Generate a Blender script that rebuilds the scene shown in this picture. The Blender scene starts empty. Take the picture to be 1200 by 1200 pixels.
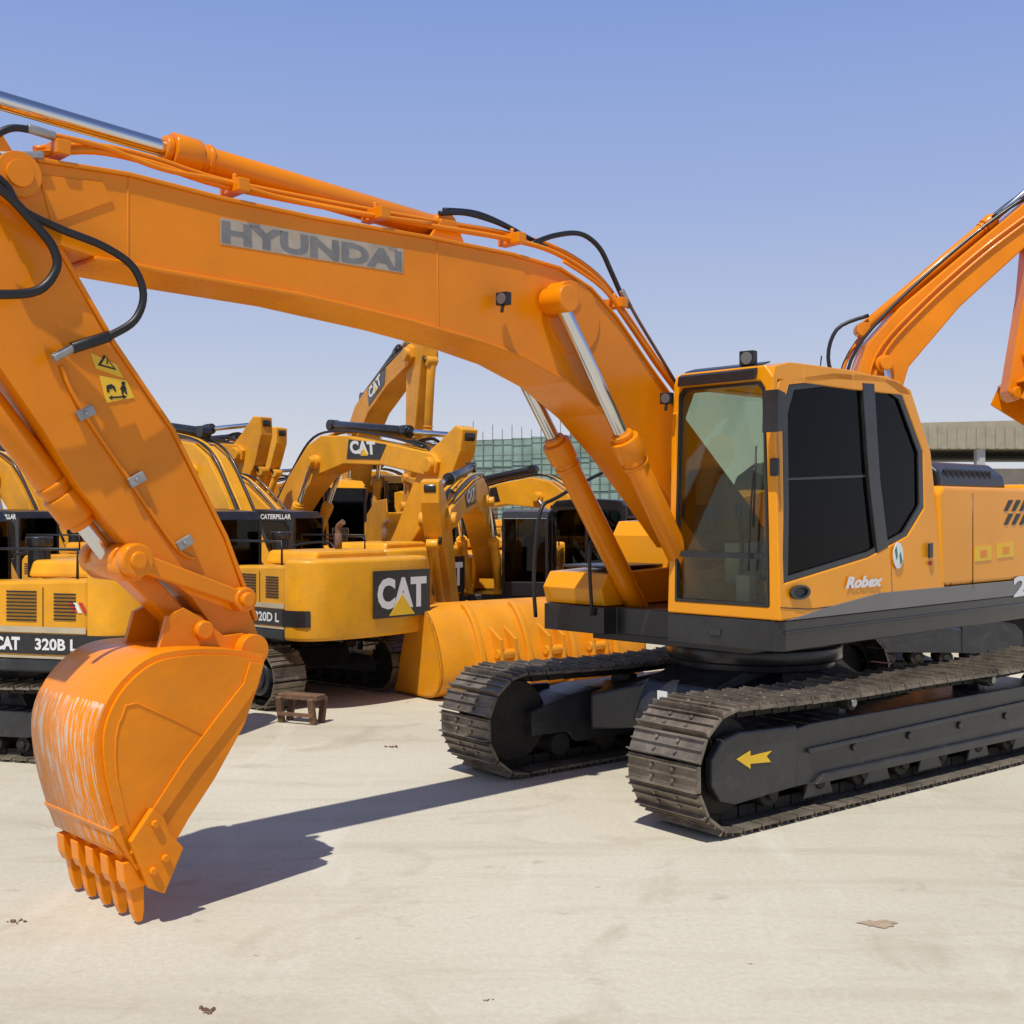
import bpy, bmesh, math, random
from mathutils import Vector, Matrix
random.seed(7)
scene=bpy.context.scene
scene.view_settings.view_transform='Standard'
scene.view_settings.look='None'
scene.view_settings.exposure=0
COL=scene.collection
# ------------------------------------------------------------ materials
def paint(name,c,rough=.45,metal=0,var=.12,scale=3,dirt=0.0,dirtc=(.35,.28,.2),bump=0.0,coat=0.0,bscale=60,spec=.5,stretch=None,lo=.5,hi=.75):
    m=bpy.data.materials.new(name); m.use_nodes=True
    nt=m.node_tree; b=nt.nodes['Principled BSDF']
    b.inputs['Roughness'].default_value=rough; b.inputs['Metallic'].default_value=metal; b.inputs['Specular IOR Level'].default_value=spec
    if coat: b.inputs['Coat Weight'].default_value=coat; b.inputs['Coat Roughness'].default_value=.08
    tc=nt.nodes.new('ShaderNodeTexCoord')
    n=nt.nodes.new('ShaderNodeTexNoise'); n.inputs['Scale'].default_value=scale; n.inputs['Detail'].default_value=8
    nt.links.new(tc.outputs['Object'],n.inputs['Vector'])
    r=nt.nodes.new('ShaderNodeValToRGB'); r.color_ramp.elements[0].position=.3; r.color_ramp.elements[1].position=.7
    r.color_ramp.elements[0].color=tuple(x*(1-var) for x in c)+(1,); r.color_ramp.elements[1].color=tuple(min(1,x*(1+var)) for x in c)+(1,)
    nt.links.new(n.outputs['Fac'],r.inputs['Fac']); out=r.outputs['Color']
    if dirt>0:
        n2=nt.nodes.new('ShaderNodeTexNoise'); n2.inputs['Scale'].default_value=scale*2.7; n2.inputs['Detail'].default_value=12; n2.inputs['Roughness'].default_value=.75
        if stretch:
            q=nt.nodes.new('ShaderNodeMapping'); q.inputs['Scale'].default_value=stretch; nt.links.new(tc.outputs['Object'],q.inputs[0]); nt.links.new(q.outputs[0],n2.inputs['Vector'])
        else: nt.links.new(tc.outputs['Object'],n2.inputs['Vector'])
        r2=nt.nodes.new('ShaderNodeValToRGB'); r2.color_ramp.elements[0].position=lo; r2.color_ramp.elements[1].position=hi
        r2.color_ramp.elements[1].color=(dirt,)*3+(1,)
        r2.color_ramp.elements[0].color=(0,0,0,1)
        nt.links.new(n2.outputs['Fac'],r2.inputs['Fac'])
        mx=nt.nodes.new('ShaderNodeMixRGB'); mx.inputs[2].default_value=dirtc+(1,)
        nt.links.new(r2.outputs['Color'],mx.inputs[0]); nt.links.new(out,mx.inputs[1]); out=mx.outputs[0]
        ad=nt.nodes.new('ShaderNodeMath'); ad.operation='MULTIPLY_ADD'; ad.inputs[1].default_value=.35; ad.inputs[2].default_value=rough-.05
        nt.links.new(r2.outputs['Color'],ad.inputs[0]); nt.links.new(ad.outputs[0],b.inputs['Roughness'])
    nt.links.new(out,b.inputs['Base Color'])
    if bump>0:
        n3=nt.nodes.new('ShaderNodeTexNoise'); n3.inputs['Scale'].default_value=bscale; n3.inputs['Detail'].default_value=4
        nt.links.new(tc.outputs['Object'],n3.inputs['Vector'])
        bp=nt.nodes.new('ShaderNodeBump'); bp.inputs['Strength'].default_value=bump; bp.inputs['Distance'].default_value=.01
        nt.links.new(n3.outputs['Fac'],bp.inputs['Height']); nt.links.new(bp.outputs['Normal'],b.inputs['Normal'])
    return m
ORANGE=paint('orange_paint',(.78,.228,.001),.32,0,.12,1.1,.25,(.42,.17,.02),.22,.12,4,.28)
AMBER=paint('amber_paint',(.84,.315,.002),.28,0,.06,1.2,.12,(.50,.26,.07),.08,.25,4,.3)
YELLOW=paint('yellow_paint',(.78,.35,.014),.42,0,.13,2,.45,(.42,.25,.07),.1,.08,25,.3)
YELLOWB=paint('ochre_paint',(.68,.29,.014),.5,0,.15,2,.55,(.34,.20,.07),.1,0,25,.3)
BLACKP=paint('black_paint',(.016,.016,.018),.35,0,.3,4,.15,(.12,.1,.08),.05,.1)
DARK=paint('dark_grey_paint',(.024,.025,.028),.40,0,.25,3,.4,(.12,.10,.075),.2,.08,40)
STRIPE=paint('grey_stripe',(.17,.16,.15),.4,0,.05)
TRACK=paint('track_steel',(.19,.16,.125),.5,.45,.45,5,.8,(.36,.28,.19),.4,0,50)
TRACKL=paint('pale_dusty_track_steel',(.34,.30,.24),.8,0,.2,6,.5,(.2,.16,.12),.3)
LINK=paint('chain_steel',(.024,.021,.017),.7,.3,.3,6,.4,(.12,.09,.06),.4)
CHROME=paint('chrome',(.68,.68,.69),.16,1,.05)
STEEL=paint('galvanised_steel',(.35,.34,.33),.45,.6,.2,20)
POLE=paint('scaffold_pole',(.12,.13,.13),.7,0,.2,20)
RUBBER=paint('rubber',(.010,.010,.011),.45,0,.2)
WHITE=paint('white_decal',(.75,.75,.73),.5,0,.03)
GREYD=paint('silver_decal',(.40,.34,.27),.45,0,.18,9,.6,(.60,.30,.08))
GREYT=paint('dull_grey_letter',(.19,.185,.18),.5,0,.15,14)
YDEC=paint('yellow_decal',(.82,.5,.02),.5,0,.05)
TEAL=paint('teal_decal',(.03,.17,.16),.5,0,.05)
RED=paint('red_decal',(.5,.03,.02),.5,0,.05)
RUST=paint('rusty_brown',(.15,.08,.045),.8,0,.3,8,.4,(.3,.2,.12),.3)
SEAT=paint('seat_fabric',(.16,.16,.165),.9,0,.2)
INTER=paint('cab_plastic',(.34,.32,.28),.7,0,.1)
LAMP=paint('lamp_lens',(.16,.16,.17),.08,.3,.05)
BEIGE=paint('cream_stripe',(.5,.42,.28),.5,0,.1)
BUCK=paint('bucket_paint',(.78,.228,.001),.36,0,.14,1.6,.3,(.48,.22,.04),.3,.08,14,.28)
WORN=paint('worn_paint',(.78,.228,.001),.42,0,.14,1.6,.95,(.60,.53,.45),.3,0,14,.28,stretch=(1.2,9,.9),lo=.50,hi=.58)
def glass(name,tint,refl=0,ior=1.45):
    m=bpy.data.materials.new(name); m.use_nodes=True; nt=m.node_tree; nt.nodes.clear()
    o=nt.nodes.new('ShaderNodeOutputMaterial'); t=nt.nodes.new('ShaderNodeBsdfTransparent'); g=nt.nodes.new('ShaderNodeBsdfGlossy')
    t.inputs[0].default_value=tint+(1,); g.inputs['Roughness'].default_value=.02
    f=nt.nodes.new('ShaderNodeFresnel'); f.inputs[0].default_value=ior
    mx=nt.nodes.new('ShaderNodeMixShader'); a=nt.nodes.new('ShaderNodeMath'); a.operation='ADD'; a.inputs[1].default_value=refl
    nt.links.new(f.outputs[0],a.inputs[0]); nt.links.new(a.outputs[0],mx.inputs[0]); nt.links.new(t.outputs[0],mx.inputs[1]); nt.links.new(g.outputs[0],mx.inputs[2]); nt.links.new(mx.outputs[0],o.inputs[0])
    return m
GLASS=glass('windshield_glass',(.88,.92,.84),.0,1.4)
GLASSM=glass('light_tinted_glass',(.72,.77,.66),.0,1.2)
GLASSD=glass('tinted_glass',(.60,.62,.60),.0,1.22)
GLASSB=glass('dark_tinted_glass',(.40,.41,.40),0,1.35)
# ------------------------------------------------------------ mesh builder
def smooth(pts,n=6,closed=False):
    P=[Vector(p) for p in pts]; out=[]; N=len(P)
    for i in range(N if closed else N-1):
        if closed: a,b,c,d=P[(i-1)%N],P[i],P[(i+1)%N],P[(i+2)%N]
        else: a,b,c,d=P[max(i-1,0)],P[i],P[i+1],P[min(i+2,N-1)]
        for k in range(n):
            t=k/n
            out.append(.5*((2*b)+(c-a)*t+(2*a-5*b+4*c-d)*t*t+(3*b-a-3*c+d)*t**3))
    if not closed: out.append(P[-1])
    return out
class MB:
    def __init__(s): s.v=[];s.f=[];s.m=[];s.s=[];s.mats=[]
    def add(s,vs,fs,mat,sm=False):
        if mat not in s.mats: s.mats.append(mat)
        mi=s.mats.index(mat); o=len(s.v)
        s.v+= [Vector(v) for v in vs]
        for k,f in enumerate(fs):
            s.f.append([i+o for i in f]); s.m.append(mi); s.s.append(sm[k] if isinstance(sm,list) else sm)
    def prism(s,pts,a,b,mat,axis='y',sm=False):
        n=len(pts)
        def P(p,t):
            if axis=='y': return (p[0],t,p[1])
            if axis=='x': return (t,p[0],p[1])
            return (p[0],p[1],t)
        vs=[P(p,a) for p in pts]+[P(p,b) for p in pts]
        fs=[list(range(n)),list(range(2*n-1,n-1,-1))]+[[i,(i+1)%n,(i+1)%n+n,i+n] for i in range(n)]
        s.add(vs,fs,mat,[False,False]+[sm]*n)
    def ring(s,o,i,a,b,mat,axis='y'):
        n=len(o)
        def P(p,t): return (p[0],t,p[1]) if axis=='y' else (t,p[0],p[1])
        vs=[P(p,a) for p in o]+[P(p,a) for p in i]+[P(p,b) for p in o]+[P(p,b) for p in i]
        fs=[]
        for k in range(n):
            j=(k+1)%n
            fs+=[[k,j,n+j,n+k],[2*n+k,3*n+k,3*n+j,2*n+j],[k,2*n+k,2*n+j,j],[n+k,n+j,3*n+j,3*n+k]]
        s.add(vs,fs,mat)
    def box(s,c,d,mat,R=None):
        c=Vector(c); vs=[]
        for x in(-1,1):
            for y in(-1,1):
                for z in(-1,1):
                    p=Vector((x*d[0]/2,y*d[1]/2,z*d[2]/2))
                    if R: p=R@p
                    vs.append(c+p)
        s.add(vs,[[0,1,3,2],[4,6,7,5],[0,4,5,1],[2,3,7,6],[0,2,6,4],[1,5,7,3]],mat)
    def cyl(s,a,b,r,mat,r2=None,n=20):
        a=Vector(a);b=Vector(b); r2=r if r2 is None else r2
        d=(b-a).normalized(); u=d.orthogonal().normalized(); w=d.cross(u)
        vs=[a+r*(u*math.cos(2*math.pi*i/n)+w*math.sin(2*math.pi*i/n)) for i in range(n)]+[b+r2*(u*math.cos(2*math.pi*i/n)+w*math.sin(2*math.pi*i/n)) for i in range(n)]
        s.add(vs,[list(range(n-1,-1,-1)),list(range(n,2*n))]+[[i,(i+1)%n,(i+1)%n+n,i+n] for i in range(n)],mat,[False,False]+[True]*n)
    def tube(s,pts,r,mat,n=8,sm=5):
        P=smooth(pts,sm) if sm else [Vector(p) for p in pts]
        vs=[];u=None
        for i,p in enumerate(P):
            d=(P[min(i+1,len(P)-1)]-P[max(i-1,0)]).normalized()
            if u is None: u=d.orthogonal().normalized()
            u=(u-d*u.dot(d)).normalized(); w=d.cross(u)
            vs+=[p+r*(u*math.cos(2*math.pi*k/n)+w*math.sin(2*math.pi*k/n)) for k in range(n)]
        fs=[]
        for i in range(len(P)-1):
            for k in range(n): fs.append([i*n+k,i*n+(k+1)%n,(i+1)*n+(k+1)%n,(i+1)*n+k])
        m=len(P)-1
        s.add(vs,fs+[list(range(n-1,-1,-1)),list(range(m*n,m*n+n))],mat,[True]*len(fs)+[False]*2)
    def shell(s,pts,t,y0,y1,mat,sm=True):
        P=[Vector((p[0],p[1])) for p in pts]; Q=[]
        for i,p in enumerate(P):
            d=(P[min(i+1,len(P)-1)]-P[max(i-1,0)]).normalized(); Q.append(p+Vector((-d.y,d.x))*t)
        n=len(P); V=[(p.x,y0,p.y) for p in P]+[(p.x,y1,p.y) for p in P]+[(p.x,y0,p.y) for p in Q]+[(p.x,y1,p.y) for p in Q]
        fs=[];S=[]
        for i in range(n-1):
            fs+=[[i,i+1,n+i+1,n+i],[2*n+i,3*n+i,3*n+i+1,2*n+i+1],[i,2*n+i,2*n+i+1,i+1],[n+i,n+i+1,3*n+i+1,3*n+i]]; S+=[sm,sm,False,False]
        fs+=[[0,n,3*n,2*n],[n-1,3*n-1,4*n-1,2*n-1]]; S+=[False,False]
        s.add(V,fs,mat,S)
    def obj(s,name,parent=None,bevel=0,seg=2,**kw):
        me=bpy.data.meshes.new(name); me.from_pydata([tuple(v) for v in s.v],[],s.f)
        for m in s.mats: me.materials.append(m)
        for i,p in enumerate(me.polygons): p.material_index=s.m[i]; p.use_smooth=s.s[i]
        bm=bmesh.new(); bm.from_mesh(me); bmesh.ops.recalc_face_normals(bm,faces=bm.faces); bm.to_mesh(me); bm.free(); me.update()
        o=bpy.data.objects.new(name,me); COL.objects.link(o)
        if parent: o.parent=parent
        if bevel:
            b=o.modifiers.new('bevel','BEVEL'); b.width=bevel; b.segments=seg; b.limit_method='ANGLE'; b.angle_limit=math.radians(35)
        for k,v in kw.items(): o[k]=v
        return o
def empty(name,loc,rz=0,s=1,**kw):
    e=bpy.data.objects.new(name,None); COL.objects.link(e); e.location=loc; e.rotation_euler=(0,0,rz); e.scale=(s,s,s); e.empty_display_size=.3
    for k,v in kw.items(): e[k]=v
    return e
_tc={}
def textgeo(txt,bold=0.0,shear=0.0):
    key=(txt,bold,shear)
    if key in _tc: return _tc[key]
    cu=bpy.data.curves.new('t','FONT'); cu.body=txt; cu.offset=bold; cu.shear=shear; cu.resolution_u=3
    o=bpy.data.objects.new('t',cu); COL.objects.link(o); bpy.context.view_layer.update()
    me=bpy.data.meshes.new_from_object(o.evaluated_get(bpy.context.evaluated_depsgraph_get()))
    vs=[v.co.copy() for v in me.vertices]; fs=[list(p.vertices) for p in me.polygons]
    bpy.data.objects.remove(o); bpy.data.curves.remove(cu); bpy.data.meshes.remove(me)
    x0=min(v.x for v in vs);x1=max(v.x for v in vs);y0=min(v.y for v in vs);y1=max(v.y for v in vs)
    vs=[((v.x-x0)/(x1-x0),(v.y-y0)/(y1-y0)) for v in vs]
    _tc[key]=(vs,fs); return vs,fs
def lettering(txt,o,e1,e2,parent,mat,bold=.02,shear=0,name='lettering'):
    vs,fs=textgeo(txt,bold,shear); o=Vector(o);e1=Vector(e1);e2=Vector(e2)
    me=bpy.data.meshes.new(name); me.from_pydata([tuple(o+e1*a+e2*b) for a,b in vs],[],fs); me.materials.append(mat)
    ob=bpy.data.objects.new(name,me); COL.objects.link(ob); ob.parent=parent; return ob
# ------------------------------------------------------------ surveying frame (vertical side planes of a machine)
CAMH=2.0; F=1400.0
class Frame:
    def __init__(s,cx,cy,deg):
        a=math.radians(deg); s.cx=cx;s.cy=cy;s.fx=-math.cos(a);s.fy=-math.sin(a);s.lx=math.sin(a);s.ly=-math.cos(a); s.rz=math.pi+a
    def side(s,u,v,y):
        k=(u-600)/F
        x=(k*(s.cy+y*s.ly)-s.cx-y*s.lx)/(s.fx-k*s.fy)
        Y=s.cy+x*s.fy+y*s.ly
        return (x,CAMH+(600-v)/F*Y)
    def pts(s,L,y): return [s.side(u,v,y) for u,v in L]
    def p3(s,u,v,y):
        x,z=s.side(u,v,y); return Vector((x,y,z))
UF=Frame(1.912,9.45,43.5); TF=Frame(1.904,9.45,38.5)
# ------------------------------------------------------------ track
def build_track(root,yc,a,R,w,rot=0,outer=1,shoes=TRACK,frame=DARK,n=None,xo=0,heavy=False):
    t=.028; Rp=R-.025
    Lb=2*a; La=math.pi*Rp; total=2*Lb+2*La
    N=n or int(round(total/.175)); pitch=total/N
    def at(sd):
        sd%=total
        if sd<Lb: return Vector((-a+sd,0,.025)),Vector((1,0,0))
        sd-=Lb
        if sd<La:
            th=-math.pi/2+sd/Rp; return Vector((a+Rp*math.cos(th),0,R+Rp*math.sin(th))),Vector((-math.sin(th),0,math.cos(th)))
        sd-=La
        if sd<Lb:
            q=sd/Lb; sag=-.035*math.sin(math.pi*q)*(1+.3*math.sin(3*math.pi*q)); return Vector((a-sd,0,R+Rp+sag)),Vector((-1,0,0))
        sd-=Lb; th=math.pi/2+sd/Rp; return Vector((-a+Rp*math.cos(th),0,R+Rp*math.sin(th))),Vector((-math.sin(th),0,math.cos(th)))
    mb=MB()
    for i in range(N):
        p,tg=at((i+.5)*pitch); ja=random.uniform(-.02,.02) if heavy else 0
        tg=Vector((tg.x*math.cos(ja)-tg.z*math.sin(ja),0,tg.x*math.sin(ja)+tg.z*math.cos(ja)))
        nn=Vector((tg.z,0,-tg.x))
        Rm=Matrix((tg,Vector((0,1,0)),nn)).transposed()
        c=p+Vector((0,yc,0))
        mb.box(c-nn*t/2,(pitch*.90,w,.018),shoes,Rm)
        for q,hh in((-.42,.036),(0,.022),(.36,.024)):
            mb.box(c+tg*pitch*q+nn*(hh/2-.008),(.009,w*.985,hh),shoes,Rm)
        for sg in(-1,1):
            mb.box(c-nn*(t+.035)+Vector((0,sg*.09,0)),(pitch*.9,.035,.07),LINK,Rm)
            if heavy:
                for q in(-.2,.2): mb.cyl(c+tg*pitch*q+Vector((0,sg*.09,0))-nn*.01,c+tg*pitch*q+nn*.012+Vector((0,sg*.09,0)),.013,shoes,n=6)
    tr=mb.obj('track',root); tr.rotation_euler=(0,0,rot); tr.location=(xo*math.cos(rot),xo*math.sin(rot),0)
    mb=MB(); yo=yc+outer*w*.36; yi=yc-outer*w*.36
    zb=.2 if heavy else R-.2; zt_=R+.19 if heavy else R+.12
    fr=[(-a+.1,R-.14),(-a+.3,zb+.02),(a-.55,zb),(a-.45,R-.12),(a-.1,R-.12),(a-.1,R+.07),(a-.5,zt_-.03),(a-.8,zt_),(-a+.3,zt_),(-a+.1,R+.06)]
    mb.prism(fr,min(yo,yi),max(yo,yi),frame)
    if heavy:
        mb.prism([(-a+.3,R+.05),(a-.75,R+.0),(a-.75,R+.03),(-a+.3,R+.08)],yo,yo+outer*.03,frame)
        mb.prism([(-a+.5,zb+.0),(a-.8,zb),(a-.9,zb+.06),(-a+.6,zb+.06)],yo,yo+outer*.04,frame)
        for i in range(5):
            x=-a+.7+i*(2*a-1.6)/4
            mb.prism([(x-.16,.10),(x+.16,.10),(x+.11,zb+.02),(x-.11,zb+.02)],yo-outer*.04,yo-outer*.015,frame)
            mb.cyl((x+.3,yo,R-.02),(x+.3,yo+outer*.02,R-.02),.03,frame,n=8)
    for i in range(8):
        x=-a+.38+i*(2*a-.8)/7
        mb.cyl((x,yc-w*.3,.19),(x,yc+w*.3,.19),.095,LINK,n=14)
        mb.cyl((x,yc+outer*w*.3,.19),(x,yc+outer*w*.36,.19),.045,LINK,n=12)
    for x in(-a*.45,a*.4):
        mb.cyl((x,yc-w*.2,2*R-.13),(x,yc+outer*w*.34,2*R-.13),.055,LINK,n=14)
        mb.cyl((x,yc+outer*w*.34,2*R-.13),(x,yc+outer*w*.37,2*R-.13),.03,STEEL,n=14)
        mb.box((x,yc,2*R-.22),(.08,w*.4,.12),frame)
    mb.obj('track_frame',tr,.012)
    mb=MB()
    mb.cyl((a,yc-w*.22,R),(a,yc+w*.22,R),R-.10,LINK,n=32)
    mb.cyl((a,yc-w*.1,R),(a,yc+w*.1,R),R-.08,LINK,n=32)
    cp=[(a-.62,R-.2),(a-.02,R-.23),(a+.12,R-.19),(a+.2,R-.08),(a+.2,R+.08),(a+.1,R+.19),(a-.05,R+.22),(a-.62,R+.2)]
    mb.prism(cp,yc+outer*w*.3,yc+outer*(w*.40),frame)
    mb.obj('idler_wheel',tr,.015)
    mb=MB(); T=21; pts=[]
    for i in range(T*2):
        rr=(R-.06) if i%2 else (R-.12); pts.append((-a+rr*math.cos(math.pi*i/T),R+rr*math.sin(math.pi*i/T)))
    mb.prism(pts,yc-.03,yc+.03,LINK); mb.cyl((-a,yc-w*.2,R),(-a,yc+outer*w*.42,R),R*.55,frame,n=28)
    mb.cyl((-a,yc+outer*w*.42,R),(-a,yc+outer*w*.47,R),R*.35,frame,n=24)
    mb.obj('drive_sprocket',tr,.01)
    return tr
def build_bucket(shellpts,cheek,y0,y1,mat):
    mb=MB(); sp=[(p.x,p.y) for p in smooth([Vector((q[0],q[1])) for q in shellpts],5)]
    mb.shell(sp,.03,y0+.02,y1-.02,mat)
    poly=sp+list(cheek)
    mb.prism(poly,y0,y0+.025,mat); mb.prism(poly,y1-.025,y1,mat)
    return mb
# ============================================================ MAIN EXCAVATOR
GRP='crawler excavators parked in the yard'
root=empty('excavator',(UF.cx,UF.cy,0),UF.rz,1,label='orange crawler excavator with boom raised and bucket resting on concrete',category='excavator',group=GRP)
rot=TF.rz-UF.rz
for yc,o in((1.03,1),(-1.03,-1)):
    tr=build_track(root,yc,2.12,.41,.6,rot,o,xo=-.42,heavy=True)
    if o==1:
        mb=MB()
        A=lambda u,v: (lambda p:(p[0]+.42,p[1]))(TF.side(u,v,1.03+.6*.40+.006))
        ar=[(862,890),(878,880),(878,886),(903,880),(897,886),(902,893),(878,895),(878,901)]
        mb.prism([A(*q) for q in ar],1.272,1.276,YDEC); mb.obj('arrow_decal',tr)
mb=MB()
mb.prism([(-1.0,.42),(1.0,.42),(.85,.72),(.4,.86),(-.4,.86),(-.85,.72)],-.35,.35,DARK)
for sx in(-1,1):
    for sy in(-1,1):
        a=Vector((sx*.25,sy*.1,.62)); b=Vector((sx*.95,sy*.85,.44)); d=(b-a); n=Vector((-d.y,d.x,0)).normalized()
        vs=[]
        for p,hw,z0,z1 in((a,.3,.38,.82),(b,.2,.3,.58)):
            vs+=[p+n*hw+Vector((0,0,z0-p.z)),p-n*hw+Vector((0,0,z0-p.z)),p-n*hw+Vector((0,0,z1-p.z)),p+n*hw+Vector((0,0,z1-p.z))]
        mb.add(vs,[[0,1,2,3],[4,7,6,5],[0,4,5,1],[1,5,6,2],[2,6,7,3],[3,7,4,0]],DARK)
mb.cyl((0,0,.8),(0,0,1.07),.62,DARK,n=40); mb.cyl((0,0,.86),(0,0,.98),.68,BLACKP,n=40)
uo=mb.obj('undercarriage_frame',root,.02); uo.rotation_euler=(0,0,rot)
mb=MB(); mb.box((1.005,-.02,.60),(.006,.10,.15),WHITE); mb.box((1.009,-.02,.61),(.004,.05,.03),RUBBER); mb.box((1.009,-.02,.56),(.004,.06,.02),RUBBER); mb.obj('label_plate',uo)
YL=.985; YR=-1.32
mb=MB()
out=[(1.10,YL-.06),(1.04,YL),(-2.75,YL),(-3.0,YL-.25),(-3.0,YR+.25),(-2.75,YR),(1.0,YR),(1.08,YR+.06),(1.08,-.62),(.95,-.6),(.95,.0),(1.10,.02)]
mb.prism(out,1.06,1.265,BLACKP,'z')
mb.prism([(.9,-.9),(.9,.6),(-1.5,.6),(-1.5,-.9)],1.0,1.06,DARK,'z')
mb.box((1.105,.45,1.16),(.012,.10,.05),DARK)
mb.prism([(1.06,1.18),(-2.75,1.18),(-2.75,1.2),(1.06,1.2)],YL,YL+.012,BLACKP)
mb.obj('platform_frame',root,.03,3)
mb=MB()
mb.prism([(1.03,1.268),(.55,1.33),(-.2,1.40),(-2.8,1.40),(-2.8,1.268)],YL-.03,YL+.004,STRIPE)
mb.obj('stripe_panel',root,.004)
mb=MB()
mb.prism([(-1.16,1.403),(-1.12,2.16),(-1.2,2.21),(-2.8,2.21),(-2.8,1.403)],YL-.5,YL,AMBER)
mb.prism([(-1.16,1.27),(-1.16,2.2),(-2.8,2.2),(-2.8,1.27)],YR,YL-.5,AMBER)
mb.obj('engine_side_panel',root,.035,3)
mb=MB()
cw=[(-2.82,YL-.02),(-3.1,YL-.12),(-3.3,YL-.45),(-3.38,-.17),(-3.3,YR+.45),(-3.1,YR+.12),(-2.82,YR+.02)]
mb.prism(cw,1.1,2.25,AMBER,'z'); mb.obj('counterweight',root,.06,3)
mb=MB()
prof=[(.78,2.21),(.76,2.32),(.62,2.43),(-.9,2.45),(-1.1,2.33),(-1.15,2.21)]
mb.prism(prof,-1.28,-2.78,BLACKP,'x')
mb.prism([(.82,2.21),(.80,2.34),(.66,2.46),(-.9,2.48),(-1.1,2.36),(-1.15,2.21)],-1.45,-1.52,BLACKP,'x')
for i in range(9): mb.box((-1.7-.1*i,.745,2.32),(.05,.05,.10),RUBBER)
mb.obj('engine_hood',root,.05,3)
mb=MB()
for r in range(2):
    for c in range(3):
        u0=1176+c*9; v0=586+r*16
        q=[UF.side(u0,v0+13,YL),UF.side(u0+4,v0+13,YL),UF.side(u0+11,v0,YL),UF.side(u0+6,v0,YL)]
        mb.prism(q,YL+.001,YL+.005,RUBBER)
mb.obj('vent_slots',root)
for u0,v0 in((1142,641),(1168,637)):
    mb=MB()
    mb.prism(UF.pts([(u0,v0),(u0+19,v0-2),(u0+19,v0+15),(u0,v0+17)],YL),YL+.001,YL+.006,YDEC)
    mb.prism(UF.pts([(u0+6,v0+4),(u0+14,v0+3),(u0+14,v0+11),(u0+6,v0+12)],YL),YL+.006,YL+.008,ORANGE)
    mb.obj('warning_label',root)
mb=MB(); mb.prism(UF.pts([(1087,637),(1091,636),(1091,653),(1087,654)],YL),YL+.001,YL+.02,DARK); mb.obj('latch_handle',root,.003)
mb=MB(); p=UF.side(1090,660,YL); mb.cyl((p[0],YL,p[1]),(p[0],YL+.01,p[1]),.018,RED); mb.obj('reflector',root)
mb=MB(); mb.tube([UF.p3(u,v,YL+.001) for u,v in [(1140,578),(1140,690)]],.005,DARK,n=5,sm=0)
mb.obj('panel_seam',root)
mb=MB()
mb.prism([(.2,1.27),(1.02,1.27),(1.06,1.4),(.98,1.52),(.2,1.55)],YR+.02,-.66,AMBER)
mb.prism([(-.6,1.27),(.22,1.27),(.22,1.8),(.14,1.92),(-.6,1.95)],YR+.02,-.66,AMBER)
mb.prism([(-.6,1.27),(-.6,2.1),(-1.16,2.2),(-1.16,1.27)],YR+.02,-.66,AMBER)
mb.box((.55,-.99,1.565),(.7,.5,.02),DARK); mb.box((-.2,-.99,1.955),(.6,.5,.02),DARK)
mb.obj('toolbox_and_tank',root,.05,3)
for pts_,r_ in(([(1.1,YR-.02,1.15),(1.12,YR-.02,1.5),(1.05,YR-.02,2.0),(.85,YR-.02,2.12),(.25,YR-.02,2.35),(0,YR-.02,2.35),(-.05,YR-.02,1.95)],.016),([(1.1,-.72,1.2),(1.12,-.72,1.75),(.9,-.72,1.8),(.85,-.72,1.55)],.014)):
    mb=MB(); mb.tube(pts_,r_,RUBBER,sm=4); mb.obj('handrail',root)
# ---------------- cab
C0=.02; C1=YL; yc_=(C0+C1)/2
def taper(mb):
    for v in mb.v:
        k=1-.12*max(0,(v.z-1.3))/1.6
        v.y=yc_+(v.y-yc_)*k
    return mb
outer=UF.pts([(915,728),(915,600),(913,480),(922,445),(985,436),(1050,440),(1076,456),(1097,530),(1103,620),(1108,703),(1020,714)],YL)
inner=UF.pts([(919,684),(923,600),(925,480),(934,450),(990,444),(1046,448),(1066,463),(1088,530),(1087,595),(1066,628),(1020,653)],YL)
mb=MB()
mb.ring(outer,inner,YL-.07,YL,AMBER)
mb.ring(outer,inner,C0,C0+.05,AMBER)
xf=1.10; xr=outer[9][0]; zt=outer[4][1]
fo=[(C0,1.27),(C0,1.9),(C0,zt-.08),(C0+.07,zt),(C1-.07,zt),(C1,zt-.08),(C1,1.9),(C1,1.27)]
fi=[(C0+.07,1.36),(C0+.06,1.9),(C0+.06,zt-.16),(C0+.10,zt-.11),(C1-.12,zt-.11),(C1-.08,zt-.16),(C1-.08,1.9),(C1-.09,1.36)]
mb.ring(fo,fi,xf-.06,xf-.001,AMBER,'x')
mb.prism([(C0,1.27),(C1,1.27),(C1,1.95),(C0,1.95)],xr,xr+.05,AMBER,'x')
taper(mb); cab=mb.obj('cab',root,.03,3)
mb=MB()
mb.prism([(xf+.0,zt-.09),(xf-.03,zt-.01),(xf-.2,zt+.03),(.72,zt+.035),(.72,zt-.1),(xf,zt-.1)],C0,C1,AMBER)
mb.prism([(.08,zt+.04),(-.6,zt+.01),(-.76,zt-.06),(-.76,zt-.09),(.08,zt-.1)],C0,C1,AMBER)
for a_,b_ in((C0,.20),(.80,C1)): mb.prism([(.72,zt+.035),(.08,zt+.04),(.08,zt-.1),(.72,zt-.1)],a_,b_,AMBER)
taper(mb); rf_=mb.obj('cab_roof',cab,.012,3)
mb=MB(); mb.box((.4,.5,zt+.02),(.66,.62,.012),GLASSM); taper(mb); mb.obj('added_light_hatch',cab)  # glazed roof opening, added to let sunlight into the cab interior
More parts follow.
